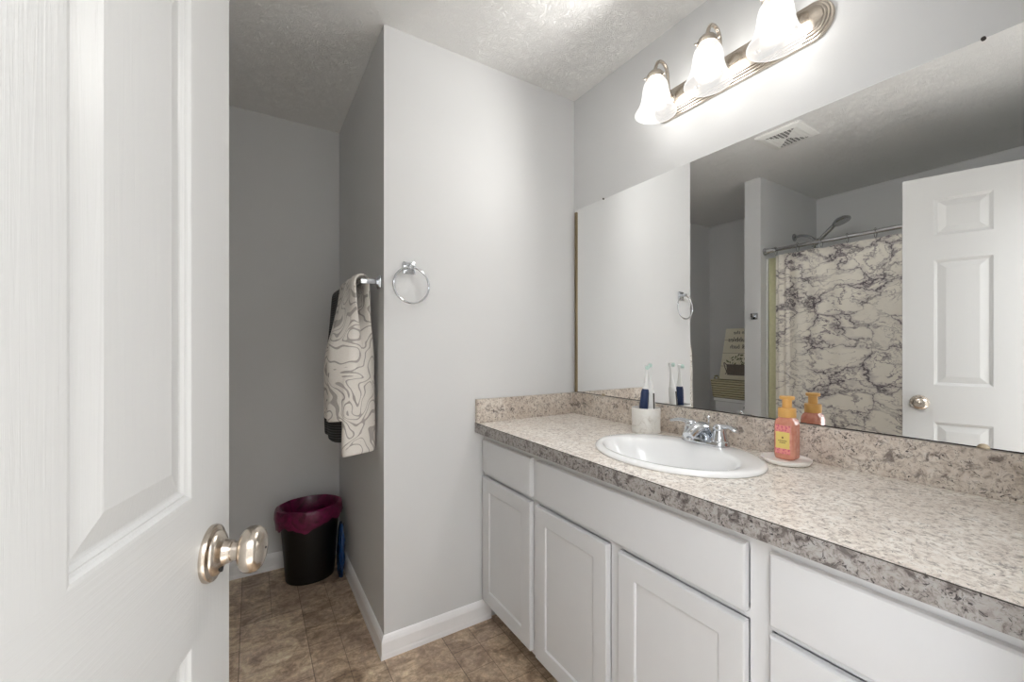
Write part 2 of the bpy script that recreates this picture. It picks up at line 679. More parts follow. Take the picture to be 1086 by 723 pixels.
baseboard('baseboard_back', (XB, YB), (0.90, YB), (0, -1), 'white baseboard under the towel ring wall', e0=1)
baseboard('baseboard_alcove_right', (XB, YB), (XB, YA), (-1, 0), 'white baseboard along the alcove side wall', e0=1, e1=-1)
baseboard('baseboard_alcove_back', (XL, YA), (XB, YA), (0, -1), 'white baseboard at the back of the alcove', e1=-1)
baseboard('baseboard_partition', (-0.3943, YB), (-0.3943, 1.7397), (1, 0), 'white baseboard on the end of the stub wall', e0=1, e1=1)

# door casing and jamb
bm = BM()
for (a, b) in ((DX0 - 0.057, DX0 + 0.006), (DX1 - 0.006, DX1 + 0.057)):
    box(bm, a, b, 0.0, 0.012, 0, DH + 0.055, 0.003)
box(bm, DX0 + 0.006, DX1 - 0.006, 0.0, 0.012, DH - 0.006, DH + 0.055, 0.003)
tag(link('trim_1', bm, 'trim', smooth=30), 'white casing around the doorway', kind='structure')

# ------------------------------------------------------------------ the open door
PHI = R(17.3)
DW, DT = 0.762, 0.035
E0 = Vector((-0.0279, 0.7419, 0))
hinge = E0 - Vector((math.sin(PHI), math.cos(PHI), 0)) * DW
door = empty('door_1', (hinge.x, hinge.y, 0), R(90) - PHI)
tag(door, 'white six panel door standing open on the left', 'door', kind='structure')


def door_slab():
    bm = BM()
    z0, z1 = 0.008, 2.031
    xs = [0, 0.11, 0.307, 0.455, 0.652, DW]
    zs = [z0, 0.24, 0.8335, 1.010, 1.622, 1.7355, 1.920, z1]
    prof = [(0.0, 0.0), (0.003, 0.0005), (0.0055, 0.003), (0.008, 0.0045), (0.0095, 0.0046), (0.0125, 0.0078), (0.0145, 0.0085), (0.0165, 0.0085), (0.042, 0.0022), (0.044, 0.0018)]
    for side in (0, 1):
        def P(x, d, z):
            return (x, d if side == 0 else DT - d, z)
        for i in range(5):
            for j in range(7):
                xa, xb, za, zb = xs[i], xs[i + 1], zs[j], zs[j + 1]
                if i in (1, 3) and j in (1, 3, 5):
                    prev = None
                    for off, dep in prof:
                        ring = [bm.verts.new(P(*q)) for q in ((xa + off, dep, za + off), (xb - off, dep, za + off), (xb - off, dep, zb - off), (xa + off, dep, zb - off))]
                        if prev:
                            for k in range(4):
                                f = bm.faces.new((prev[k], prev[(k + 1) % 4], ring[(k + 1) % 4], ring[k]))
                        prev = ring
                    bm.faces.new(prev)
                else:
                    f = bm.faces.new([bm.verts.new(P(*q)) for q in ((xa, 0, za), (xb, 0, za), (xb, 0, zb), (xa, 0, zb))])
                    f.material_index = 1 if (0 < i < 4 and j % 2 == 0) else 0
    # edges of the slab
    for (xa, xb, za, zb) in ((0, 0, z0, z1), (DW, DW, z0, z1)):
        bm.faces.new([bm.verts.new(q) for q in ((xa, 0, za), (xa, DT, za), (xa, DT, zb), (xa, 0, zb))])
    for z in (z0, z1):
        bm.faces.new([bm.verts.new(q) for q in ((0, 0, z), (DW, 0, z), (DW, DT, z), (0, DT, z))])
    bmesh.ops.remove_doubles(bm, verts=bm.verts, dist=1e-5)
    return bm


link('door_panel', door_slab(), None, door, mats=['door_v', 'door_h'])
kx, kz = DW - 0.062, 0.922
for sd in (-1, 1):
    y0 = 0.0 if sd < 0 else DT

    def dl(bm, prof, n=40):
        lathe(bm, [(r, h * sd) for r, h in prof], (kx, y0, kz), 'y', n)
    bm = BM()
    dl(bm, [(0.036, 0.0), (0.0365, 0.003), (0.035, 0.0065), (0.031, 0.008), (0.029, 0.0085), (0.0275, 0.0115), (0.022, 0.0145), (0.0165, 0.0175), (0.0145, 0.023), (0.0142, 0.026)])
    ro = link('knob_rosette', bm, 'nickel', door, smooth=40)
    bm = BM()
    dl(bm, [(0.0120, 0.024), (0.0118, 0.036), (0.0150, 0.0365), (0.0215, 0.0372), (0.0265, 0.0405), (0.0293, 0.0455), (0.0298, 0.051), (0.0285, 0.057), (0.0240, 0.0618), (0.0165, 0.0648), (0.008, 0.066), (0.0, 0.0662)])
    # the knob is a little wider than tall
    kb = link('door_knob', bm, 'nickel', door, smooth=50)
    bm = BM()
    dl(bm, [(0.0016, 0.0655), (0.0016, 0.0668)], 12)
    link('release_hole', bm, 'dark', kb)
    bm = BM()
    lathe(bm, [(0.0034, 0.0145 * sd), (0.0034, 0.0172 * sd)], (kx - 0.008, y0, kz - 0.019), 'y', 12)
    link('screw_hole', bm, 'dark', ro)
bm = BM()
box(bm, DW - 0.001, DW + 0.0012, 0.005, 0.030, kz - 0.028, kz + 0.028, 0.0005)
link('latch_plate', bm, 'nickel', door)
for z in (0.20, 1.02, 1.85):
    bm = BM()
    lathe(bm, [(0.006, -0.045), (0.006, 0.045)], (-0.004, -0.004, z), 'z', 12)
    link('hinge', bm, 'nickel', door, smooth=40)

# ------------------------------------------------------------------ vanity cabinet
VF, VK = 0.868, WX - 0.002     # face frame plane, back
van = empty('vanity_cabinet', (VF, 0.8, 0))
tag(van, 'white shaker bathroom vanity cabinet under the granite look counter', 'cabinet')


def vlink(name, bm, mat, sm=30, parent=None):
    o = link(name, bm, mat, parent or van, smooth=sm)
    if parent is None:
        o.matrix_parent_inverse = Matrix.Translation((-VF, -0.8, 0))
    return o


bm = BM()
VY0, VY1, VZ0, VZ1 = 0.004, YB - 0.002, 0.085, 0.826
box(bm, VF + 0.018, VF + 0.030, VY0, VY1, VZ0, VZ1)          # skin behind the frame openings
box(bm, VF + 0.018, VK, VY0, VY0 + 0.016, VZ0, VZ1)
box(bm, VF + 0.018, VK, VY1 - 0.016, VY1, VZ0, VZ1)
box(bm, VF + 0.018, VK, VY0, VY1, VZ0, VZ0 + 0.012)
vlink('carcass', bm, 'cab')
bm = BM()
fr = [(VY1 - 0.030, VY1, VZ0, VZ1), (1.205, 1.240, VZ0, VZ1), (0.424, 0.467, VZ0, VZ1), (VY0, VY0 + 0.03, VZ0, VZ1), (0.817, 0.856, VZ0, 0.65)]
for ya, yb, za, zb in fr:
    box(bm, VF, VF + 0.018, ya, yb, za, zb, 0.001, 1)
for za, zb in ((VZ0, VZ0 + 0.03), (0.640, 0.660), (0.790, VZ1)):
    box(bm, VF + 0.0005, VF + 0.0175, VY0 + 0.005, VY1 - 0.005, za, zb)
vlink('face_frame', bm, 'cab')
bm = BM()
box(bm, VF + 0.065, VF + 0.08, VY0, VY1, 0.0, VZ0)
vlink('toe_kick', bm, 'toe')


def slab_front(name, y0, y1, z0, z1):
    bm = BM()
    x0, x1 = VF - 0.018, VF - 0.0003
    prof = [(0.0, x1), (0.0, x0 + 0.005), (0.0012, x0 + 0.0025), (0.0035, x0 + 0.0006), (0.007, x0)]
    rings = [[(x, y0 + o, z0 + o), (x, y1 - o, z0 + o), (x, y1 - o, z1 - o), (x, y0 + o, z1 - o)] for o, x in prof]
    loft(bm, rings)
    return vlink(name, bm, 'cab', 25)


def shaker_door(y0, y1, z0, z1, st=0.057):
    bm = BM()
    x0, x1 = VF - 0.018, VF - 0.0003
    prof = [(0.0, x1), (0.0, x0 + 0.004), (0.001, x0 + 0.0015), (0.003, x0), (st - 0.004, x0), (st, x0 + 0.0015), (st + 0.003, x0 + 0.0065)]
    rings = [[(x, y0 + o, z0 + o), (x, y1 - o, z0 + o), (x, y1 - o, z1 - o), (x, y0 + o, z1 - o)] for o, x in prof]
    loft(bm, rings)
    # mitre lines of the frame are only hinted by the recessed panel's rim
    return vlink('door', bm, 'cab', 25)


shaker_door(1.2400, 1.6050, 0.100, 0.637)
shaker_door(0.8580, 1.2075, 0.100, 0.637)
shaker_door(0.4690, 0.8150, 0.100, 0.637)
slab_front('drawer', 1.2390, 1.6050, 0.656, 0.796)
slab_front('false_drawer_front', 0.4690, 1.2050, 0.656, 0.796)
slab_front('drawer', 0.0230, 0.4220, 0.656, 0.796)
slab_front('drawer', 0.0230, 0.4220, 0.390, 0.637)
slab_front('drawer', 0.0230, 0.4220, 0.100, 0.372)

# ------------------------------------------------------------------ countertop
SX, SY, SAX, SAY = 1.098, 0.826, 0.205, 0.262
CX0, CX1, CY0, CY1, CZ0, CZ1 = 0.8254, WX - 0.001, 0.004, YB - 0.001, 0.8265, 0.868
ct = empty('countertop', (1.1, 0.8, CZ0))
tag(ct, 'speckled beige and grey granite look laminate counter with backsplash', 'countertop')


def clink(name, bm, mat, sm=None):
    o = link(name, bm, mat, ct, smooth=sm)
    o.matrix_parent_inverse = Matrix.Translation((-1.1, -0.8, -CZ0))
    return o


bm = BM()
hx, hy = SAX - 0.018, SAY - 0.018
angs = sorted([2 * PI * i / 72 for i in range(72)] + [math.atan2(y - SY, x - SX) % (2 * PI) for x in (CX0, CX1) for y in (CY0, CY1)])


def edge_pt(a):
    dx, dy = math.cos(a), math.sin(a)
    ts = []
    if abs(dx) > 1e-9:
        ts.append(((CX1 if dx > 0 else CX0) - SX) / dx)
    if abs(dy) > 1e-9:
        ts.append(((CY1 if dy > 0 else CY0) - SY) / dy)
    t = min(ts)
    return SX + dx * t, SY + dy * t


def hole_pt(a):
    k = 1 / math.sqrt((math.cos(a) / hx) ** 2 + (math.sin(a) / hy) ** 2)
    return SX + k * math.cos(a), SY + k * math.sin(a)


rr = [[(*hole_pt(a), CZ0) for a in angs], [(*edge_pt(a), CZ0) for a in angs], [(*edge_pt(a), CZ1) for a in angs], [(*hole_pt(a), CZ1) for a in angs]]
rr.append(rr[0])
loft(bm, rr, True, False, False)
bmesh.ops.remove_doubles(bm, verts=bm.verts, dist=1e-6)
clink('top', bm, 'granite')
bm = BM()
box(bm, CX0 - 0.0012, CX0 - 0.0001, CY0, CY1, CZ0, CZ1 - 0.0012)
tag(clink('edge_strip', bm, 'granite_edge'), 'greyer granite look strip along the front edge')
bm = BM()
box(bm, CX0 - 0.0013, CX0 + 0.0003, CY0, CY1, CZ1 - 0.0011, CZ1 + 0.0004)
tag(clink('edge_seam', bm, 'seam'), 'thin dark seam along the front edge')
bm = BM()
box(bm, WX - 0.025, WX - 0.0055, CY0, CY1, CZ1, 0.9700, 0.0015, 1)
clink('backsplash', bm, 'granite_splash')
bm = BM()
box(bm, CX0 + 0.0006, WX - 0.0256, YB - 0.0195, YB - 0.0008, CZ1 + 0.0002, 0.9695, 0.0015, 1)
clink('side_splash', bm, 'granite_splash')

# ------------------------------------------------------------------ sink
sink = empty('sink', (SX, SY, CZ1))
tag(sink, 'white oval drop-in sink set in the counter', 'sink')
bm = BM()
prof = [  # (ax, ay, centre shift in x, z)
    (0.190, 0.247, 0, -0.030), (0.192, 0.249, 0, 0.0004), (0.203, 0.260, 0, 0.0006), (0.205, 0.262, 0, 0.004), (0.2035, 0.2605, 0, 0.009), (0.199, 0.256, 0, 0.0130),
    (0.191, 0.248, 0, 0.0148), (0.170, 0.232, -0.013, 0.0148), (0.152, 0.220, -0.030, 0.0135), (0.146, 0.214, -0.034, 0.0105), (0.140, 0.207, -0.036, 0.003),
    (0.134, 0.199, -0.037, -0.010), (0.126, 0.186, -0.036, -0.030), (0.116, 0.168, -0.034, -0.058), (0.100, 0.140, -0.028, -0.088), (0.075, 0.100, -0.020, -0.110),
    (0.045, 0.056, -0.012, -0.121), (0.024, 0.024, -0.008, -0.124)]
rings = [[(sh + ax * math.cos(2 * PI * i / 72), ay * math.sin(2 * PI * i / 72), z) for i in range(72)] for ax, ay, sh, z in prof]
loft(bm, rings, True, False, True)
link('basin', bm, 'china', sink, smooth=60)
bm = BM()
lathe(bm, [(0.0225, -0.1238), (0.0225, -0.1215), (0.017, -0.1205), (0.0165, -0.124), (0.0, -0.1245)], (-0.008, 0, 0), 'z', 24, True, False)
lathe(bm, [(0.0145, -0.1235), (0.0145, -0.118), (0.011, -0.1165), (0.0, -0.116)], (-0.008, 0, 0), 'z', 20, True, False)
link('drain', bm, 'chrome', sink, smooth=40)

# ------------------------------------------------------------------ faucet
FX, FY, FZ = 1.262, 0.826, CZ1 + 0.0150
fau = empty('faucet', (FX, FY, FZ))
tag(fau, 'polished chrome two handle faucet on the back rim of the sink', 'faucet')
bm = BM()
rings = []
for o, z in ((0.0, 0.0), (0.0, 0.012), (-0.002, 0.0155), (-0.006, 0.017)):
    ring = []
    for i in range(48):
        a = 2 * PI * i / 48
        cy = 0.051 if math.sin(a) >= 0 else -0.051
        r = 0.0295 + o
        ring.append((r * math.cos(a), cy + r * math.sin(a), z))
    rings.append(ring)
loft(bm, rings)
link('base_plate', bm, 'chrome', fau, smooth=40)
bm = BM()
path = bez([(0.018, 0, 0.018), (0.006, 0, 0.036), (-0.016, 0, 0.049), (-0.042, 0, 0.049), (-0.068, 0, 0.039), (-0.086, 0, 0.030)], 30)
n = 20
rings = []
for i, p in enumerate(path):
    t = i / (len(path) - 1)
    d = (path[min(i + 1, len(path) - 1)] - path[max(i - 1, 0)]).normalized()
    nx = Vector((d.z, 0, -d.x))
    w, hgt = lerp(0.0265, 0.0185, sst(t * 1.1)), lerp(0.026, 0.0150, sst(t * 1.05))
    rings.append([tuple(p + Vector((0, 1, 0)) * (w * math.cos(2 * PI * k / n)) + nx * (hgt * math.sin(2 * PI * k / n))) for k in range(n)])
loft(bm, rings)
spout = link('spout', bm, 'chrome', fau, smooth=50)
bm = BM()
lathe(bm, [(0.0105, 0.0), (0.0112, -0.003), (0.0112, -0.009), (0.009, -0.010)], (-0.079, 0, 0.026), 'z', 20)
link('aerator', bm, 'chrome', spout, smooth=40)
bm = BM()
tube(bm, [(0.0225, 0, 0.012), (0.0225, 0, 0.076)], 0.0025, 10)
lathe(bm, [(0.003, 0.0), (0.006, 0.003), (0.006, 0.009), (0.003, 0.012)], (0.0225, 0, 0.074), 'z', 16)
link('lift_rod', bm, 'chrome', fau, smooth=40)
for sg in (-1, 1):
    bm = BM()
    lathe(bm, [(0.0260, 0.015), (0.0262, 0.022), (0.0235, 0.028), (0.0215, 0.036), (0.0195, 0.045), (0.0180, 0.049), (0.0195, 0.053), (0.0190, 0.060), (0.0120, 0.067), (0.0, 0.069)], (0, 0.051 * sg, 0), 'z', 28)
    hb = link('handle', bm, 'chrome', fau, smooth=50)
    bm = BM()
    pth = bez([(0.0, 0.051 * sg, 0.058), (-0.004, 0.072 * sg, 0.063), (-0.010, 0.094 * sg, 0.064), (-0.018, 0.118 * sg, 0.057)], 18)
    rings = []
    for i, p in enumerate(pth):
        t = i / (len(pth) - 1)
        d = (pth[min(i + 1, len(pth) - 1)] - pth[max(i - 1, 0)]).normalized()
        sx = Vector((0, 0, 1)).cross(d).normalized()
        up = d.cross(sx)
        w = lerp(0.0105, 0.0072, t) + 0.004 * sst((t - 0.55) / 0.4)
        if i == len(pth) - 1:
            w *= 0.6
        hh = lerp(0.0085, 0.0045, t)
        rings.append([tuple(p + sx * (w * math.cos(2 * PI * k / 16)) + up * (hh * math.sin(2 * PI * k / 16))) for k in range(16)])
    loft(bm, rings)
    link('lever', bm, 'chrome', hb, smooth=50)

# ------------------------------------------------------------------ toothbrush cup and brushes
CUP = (1.288, 1.088)
cup = empty('toothbrush_cup', (*CUP, CZ1))
tag(cup, 'white marbled toothbrush cup on the counter left of the faucet', 'cup')
bm = BM()


def rsq(r, z, n=56, p=4.0):
    out = []
    for i in range(n):
        a = 2 * PI * i / n
        k = (abs(math.cos(a)) ** p + abs(math.sin(a)) ** p) ** (-1 / p)
        out.append((r * k * math.cos(a), r * k * math.sin(a), z))
    return out


loft(bm, [rsq(r, z, p=2.4) for r, z in ((0.046, 0.0006), (0.0485, 0.002), (0.050, 0.006), (0.0505, 0.094), (0.0498, 0.0965), (0.0475, 0.097), (0.0455, 0.0955), (0.045, 0.010))], True, True, True)
link('cup_body', bm, 'stone', cup, smooth=45)


def toothbrush(name, base, tilt_to, body_mat, label, grip=False, dark=True):
    """base: foot inside the cup; tilt_to: head centre (world)"""
    b, h = Vector(base), Vector(tilt_to)
    ax = (h - b)
    L = ax.length
    rt = empty(name, b)
    rt.rotation_mode = 'QUATERNION'
    rt.rotation_quaternion = Vector((0, 0, 1)).rotation_difference(ax.normalized())
    tag(rt, label, 'toothbrush', 'electric toothbrushes in the marbled cup')
    bm = BM()
    lathe(bm, [(0.011, 0.0), (0.015, 0.004), (0.016, 0.03), (0.0158, 0.110), (0.015, 0.142), (0.013, 0.154), (0.010, 0.157)], (0, 0, 0), 'z', 24)
    link('handle', bm, body_mat, rt, smooth=40)
    bm = BM()
    lathe(bm, [(0.0105, 0.157), (0.0115, 0.160), (0.0098, 0.172), (0.0066, 0.190), (0.0052, L - 0.018), (0.0056, L - 0.008), (0.0078, L + 0.002), (0.0075, L + 0.006), (0.0045, L + 0.009)], (0, 0, 0), 'z', 20)
    link('brush_neck', bm, 'white_pl', rt, smooth=40)
    dv = rt.rotation_quaternion.inverted() @ Vector((-0.72, -0.69, 0))
    a = math.atan2(dv.y, dv.x)
    bm = BM()
    lathe(bm, [(0.0078, 0.003), (0.0080, 0.015), (0.007, 0.0165)], (0, 0, 0), 'x', 20)
    bmesh.ops.transform(bm, matrix=Matrix.Translation((0, 0, L)) @ Matrix.Rotation(a, 4, 'Z'), verts=bm.verts)
    link('bristles', bm, 'mint', rt, smooth=40)
    if grip:
        bm = BM()
        box(bm, 0.0138, 0.0167, -0.0036, 0.0036, 0.050, 0.138, 0.0012)
        bmesh.ops.transform(bm, matrix=Matrix.Rotation(a + 0.75, 4, 'Z'), verts=bm.verts)
        tag(link('grip', bm, 'grip', rt), 'dark rubber grip strip')
    return rt


toothbrush('toothbrush', (1.2665, 1.091, CZ1 + 0.012), (1.284, 1.079, 1.118), 'navy', 'toothbrush with a navy handle in the marbled cup', dark=True)
toothbrush('toothbrush.001', (1.310, 1.080, CZ1 + 0.012), (1.320, 1.096, 1.124), 'white_pl', 'toothbrush with a white handle and dark grip strip in the marbled cup', grip=True)

# ------------------------------------------------------------------ soap dish and bottle
DISH = (1.288, 0.592)
dish = empty('soap_dish', (*DISH, CZ1))
tag(dish, 'round white dish under the coral soap bottle', 'dish')
bm = BM()
lathe(bm, [(0.048, 0.0005), (0.056, 0.003), (0.061, 0.010), (0.062, 0.0145), (0.060, 0.0155), (0.057, 0.0135), (0.052, 0.0095), (0.0, 0.0090)], (0, 0, 0), 'z', 48, True, False)
link('dish_body', bm, 'ceramic', dish, smooth=45)

BOT = (1.302, 0.596, CZ1 + 0.0095)
bot = empty('soap_bottle', BOT, R(2))
bot.scale = (0.88, 0.88, 1.06)
tag(bot, 'coral foaming soap bottle with an amber pump on the round white dish', 'bottle')
bm = BM()
loft(bm, [rsq(r, z, p=5.0, n=64) for r, z in ((0.024, 0.0), (0.0275, 0.002), (0.0295, 0.006), (0.0302, 0.015), (0.0302, 0.090), (0.0292, 0.099), (0.0258, 0.106), (0.0215, 0.1095), (0.0205, 0.112), (0.0205, 0.116))])
link('bottle_body', bm, 'soap', bot, smooth=50)
bm = BM()
lathe(bm, [(0.0245, 0.112), (0.0255, 0.1135), (0.0255, 0.1345), (0.0240, 0.1365), (0.0140, 0.1370), (0.0140, 0.159), (0.0140, 0.1600)], (0, 0, 0), 'z', 36)
link('pump_collar', bm, 'amber', bot, smooth=35)
bm = BM()
lathe(bm, [(0.0150, 0.1585), (0.0205, 0.1592), (0.0215, 0.162), (0.0215, 0.1665), (0.0200, 0.168), (0.0, 0.1685)], (0, 0, 0), 'z', 32)
box(bm, -0.028, -0.015, -0.0085, 0.0085, 0.1600, 0.1675, 0.002)
link('pump_head', bm, 'amber', bot, smooth=35)
# the label faces the doorway
bm = BM()
box(bm, -0.0310, -0.0302, -0.022, 0.022, 0.016, 0.092, 0.0003)
lab = link('label', bm, 'floral', bot)
bm = BM()
box(bm, -0.0314, -0.0309, -0.0205, 0.0205, 0.030, 0.074, 0.0002)
lb2 = link('label_plate', bm, 'label', lab)
bm = BM()
lathe(bm, [(0.003, -0.0316), (0.003, -0.0312)], (0, 0, 0.059), 'x', 6)
for z, w in ((0.0505, 0.012), (0.0455, 0.008)):
    y = -w
    while y < w:
        ww = random.uniform(0.0012, 0.0026)
        box(bm, -0.0316, -0.0312, y, y + ww, z - 0.0014, z + 0.0014)
        y += ww + 0.0009
link('label_marks', bm, 'label_ink', lab)

# ------------------------------------------------------------------ mirror
mir = empty('mirror', (1.3842, 0.82, 0.9705))
tag(mir, 'large frameless wall mirror above the vanity backsplash', 'mirror')
MY0, MY1, MZ0, MZ1 = 0.050, 1.597, 0.9712, 1.8821


def mlink(name, bm, mat, sm=None):
    o = link(name, bm, mat, mir, smooth=sm)
    o.matrix_parent_inverse = Matrix.Translation((-1.3842, -0.82, -0.9705))
    return o


bm = BM()
box(bm, 1.3817, 1.3864, MY0, MY1, MZ0, MZ1)
mlink('glass', bm, 'mirror')
bm = BM()
box(bm, 1.3768, 1.3864, MY1 + 0.0002, MY1 + 0.013, MZ0, MZ1 - 0.012)
mlink('edge_channel', bm, 'brass')
bm = BM()
box(bm, 1.3808, 1.3816, MY0, MY1, MZ0 - 0.0004, MZ0 + 0.0020)
mlink('bottom_channel', bm, 'seam')
for y, z, s in ((1.412, MZ1, 1), (0.231, MZ1, 1), (0.231, MZ0, -1), (1.412, MZ0, -1)):
    bm = BM()
    rr_ = 0.0105 if s < 0 else 0.0042
    zz = z if s > 0 else z - 0.001
    prof = [(rr_, 0.0), (rr_, -0.0012), (rr_ * 0.7, -0.0022), (0.0, -0.0024)]
    if s > 0:
        lathe(bm, prof, (1.3805, y, zz), 'x', 24)
    else:
        loft(bm, [[(1.3805 + h_, y + r_ * math.cos(PI * i / 16), 0.9706 + r_ * math.sin(PI * i / 16)) for i in range(17)] for r_, h_ in prof[:-1]])
    mlink('clip', bm, 'bronze' if s < 0 else 'seam', 40)

# ------------------------------------------------------------------ vanity light
LZ, LY = 2.137, 0.815
lamp = empty('vanity_light', (WX, LY, LZ))
tag(lamp, 'three shade brushed nickel vanity light above the mirror', 'wall lamp')


def stadium(hl, r, x, n=24):
    out = []
    for i in range(2 * n):
        a = PI * i / n + 1e-4
        cy = hl if math.cos(a - PI / 2) >= 0 else -hl
        out.append((x, cy + r * math.cos(a - PI / 2), r * math.sin(a - PI / 2)))
    return out


bm = BM()
hl = 0.305 - 0.0575
rings = [stadium(hl, r, x) for r, x in ((0.0575, -0.0005), (0.0575, -0.006), (0.0555, -0.0095), (0.0520, -0.010), (0.0505, -0.0135), (0.0490, -0.0150), (0.0455, -0.0155), (0.0440, -0.0190), (0.0420, -0.0205), (0.0385, -0.0210), (0.0365, -0.0240), (0.0350, -0.0250), (0.0, -0.0255))]
loft(bm, rings)
link('backplate', bm, 'nickel', lamp, smooth=35)
for y in (LY + 0.105, LY - 0.105):
    bm = BM()
    lathe(bm, [(0.007, -0.024), (0.008, -0.027), (0.006, -0.033), (0.0, -0.035)], (0, y - LY, -0.004), 'x', 16)
    link('finial', bm, 'nickel', lamp, smooth=40)
for dy in (0.212, 0.004, -0.204):
    px = 1.268 - WX
    c = (px, dy, 0.0)
    bm = BM()
    tube(bm, bez([(-0.022, dy, 0.004), (-0.040, dy, 0.022), (-0.048, dy, 0.060), (-0.050, dy, 0.092), (-0.062, dy, 0.117), (-0.084, dy, 0.126), (-0.106, dy, 0.116), (-0.1185, dy, 0.090), (-0.1187, dy, 0.070)], 48), 0.0062, 12)
    lathe(bm, [(0.017, -0.024), (0.018, -0.027), (0.014, -0.031), (0.008, -0.033)], (0, dy, 0.003), 'x', 20)
    link('arm', bm, 'nickel', lamp, smooth=60)
    bm = BM()
    lathe(bm, [(0.008, 0.081), (0.014, 0.080), (0.022, 0.075), (0.030, 0.066), (0.0335, 0.058), (0.0345, 0.050), (0.0345, 0.046), (0.0325, 0.046), (0.0315, 0.056)], c, 'z', 32)
    cap = link('shade_holder', bm, 'nickel', lamp, smooth=40)
    for a in (0.5, 0.5 + 2 * PI / 3, 0.5 + 4 * PI / 3):
        bm = BM()
        lathe(bm, [(0.0022, 0.033), (0.0022, 0.038), (0.0042, 0.0385), (0.0042, 0.042), (0.002, 0.044)], (0, 0, 0), 'x', 12)
        bmesh.ops.transform(bm, matrix=Matrix.Translation((px, dy, 0.050)) @ Matrix.Rotation(a, 4, 'Z'), verts=bm.verts)
        link('thumb_screw', bm, 'nickel', cap, smooth=40)
    bm = BM()
    pf = [(0.0300, 0.052), (0.0310, 0.046), (0.0350, 0.040), (0.0415, 0.030), (0.0455, 0.014), (0.0475, -0.004), (0.0505, -0.024), (0.0560, -0.044), (0.0635, -0.060), (0.0705, -0.070), (0.0735, -0.076), (0.0735, -0.079), (0.0715, -0.078)]
    lathe(bm, pf, c, 'z', 48, False, False)
    link('lamp_shade', bm, 'shade', lamp, smooth=60)
    bm = BM()
    lathe(bm, [(0.0, -0.049), (0.010, -0.0475), (0.020, -0.042), (0.028, -0.032), (0.0315, -0.020), (0.0315, -0.010), (0.028, 0.004), (0.020, 0.020), (0.0145, 0.034), (0.0135, 0.044)], c, 'z', 20)
    link('bulb', bm, 'bulb', lamp, smooth=60)
    ld = bpy.data.lights.new('lamp_light', 'SPOT')
    ld.energy = SPOT
    ld.spot_size = R(176)
    ld.spot_blend = 0.5
    ld.shadow_soft_size = 0.03
    ld.color = (1.0, 0.985, 0.96)
    lo = bpy.data.objects.new('lamp_light', ld)
    COL.objects.link(lo)
    lo.parent = lamp
    lo.location = (px - 0.034, dy, -0.012)
    lo.rotation_euler = (0, R(80), 0)

# ------------------------------------------------------------------ towel ring
tr = empty('towel_ring', (0.531, YB, 1.510))
tag(tr, 'chrome towel ring on the light grey wall', 'towel ring')
bm = BM()
box(bm, -0.0245, 0.0245, -0.008, -0.0003, -0.0245, 0.0245, 0.0022)
box(bm, -0.0195, 0.0195, -0.0115, -0.0075, -0.0195, 0.0195, 0.0015)
link('mount', bm, 'chrome', tr, smooth=30)
bm = BM()
box(bm, -0.0095, 0.0095, -0.042, -0.011, -0.0095, 0.0095, 0.002)
link('post', bm, 'chrome', tr, smooth=30)
bm = BM()
rc = 0.0705
tube(bm, [(rc * math.sin(2 * PI * i / 64), -0.034 + 0.004 * math.cos(2 * PI * i / 64), -0.072 + rc * math.cos(2 * PI * i / 64)) for i in range(64)], 0.0041, 10, closed=True)
link('ring', bm, 'chrome', tr, smooth=60)

# ------------------------------------------------------------------ towel bar and towels
BX, BZ = 0.367, 1.452
tb = empty('towel_bar', (XB, 1.95, BZ))
tag(tb, 'square chrome towel bar on the alcove side wall', 'towel bar')
for dy in (-0.273, 0.300):
    bm = BM()
    box(bm, -0.008, -0.0003, dy - 0.0245, dy + 0.0245, -0.0245, 0.0245, 0.002)
    box(bm, -0.0115, -0.0075, dy - 0.019, dy + 0.019, -0.019, 0.019, 0.0015)
    mnt = link('mount', bm, 'chrome', tb, smooth=30)
    bm = BM()
    box(bm, BX - XB - 0.010, -0.011, dy - 0.0095, dy + 0.0095, -0.0095, 0.0095, 0.0015)
    link('post', bm, 'chrome', mnt, smooth=30)
bm = BM()
box(bm, BX - XB - 0.0075, BX - XB + 0.0075, -0.264, 0.291, -0.0075, 0.0075, 0.001)
link('bar', bm, 'chrome', tb, smooth=30)


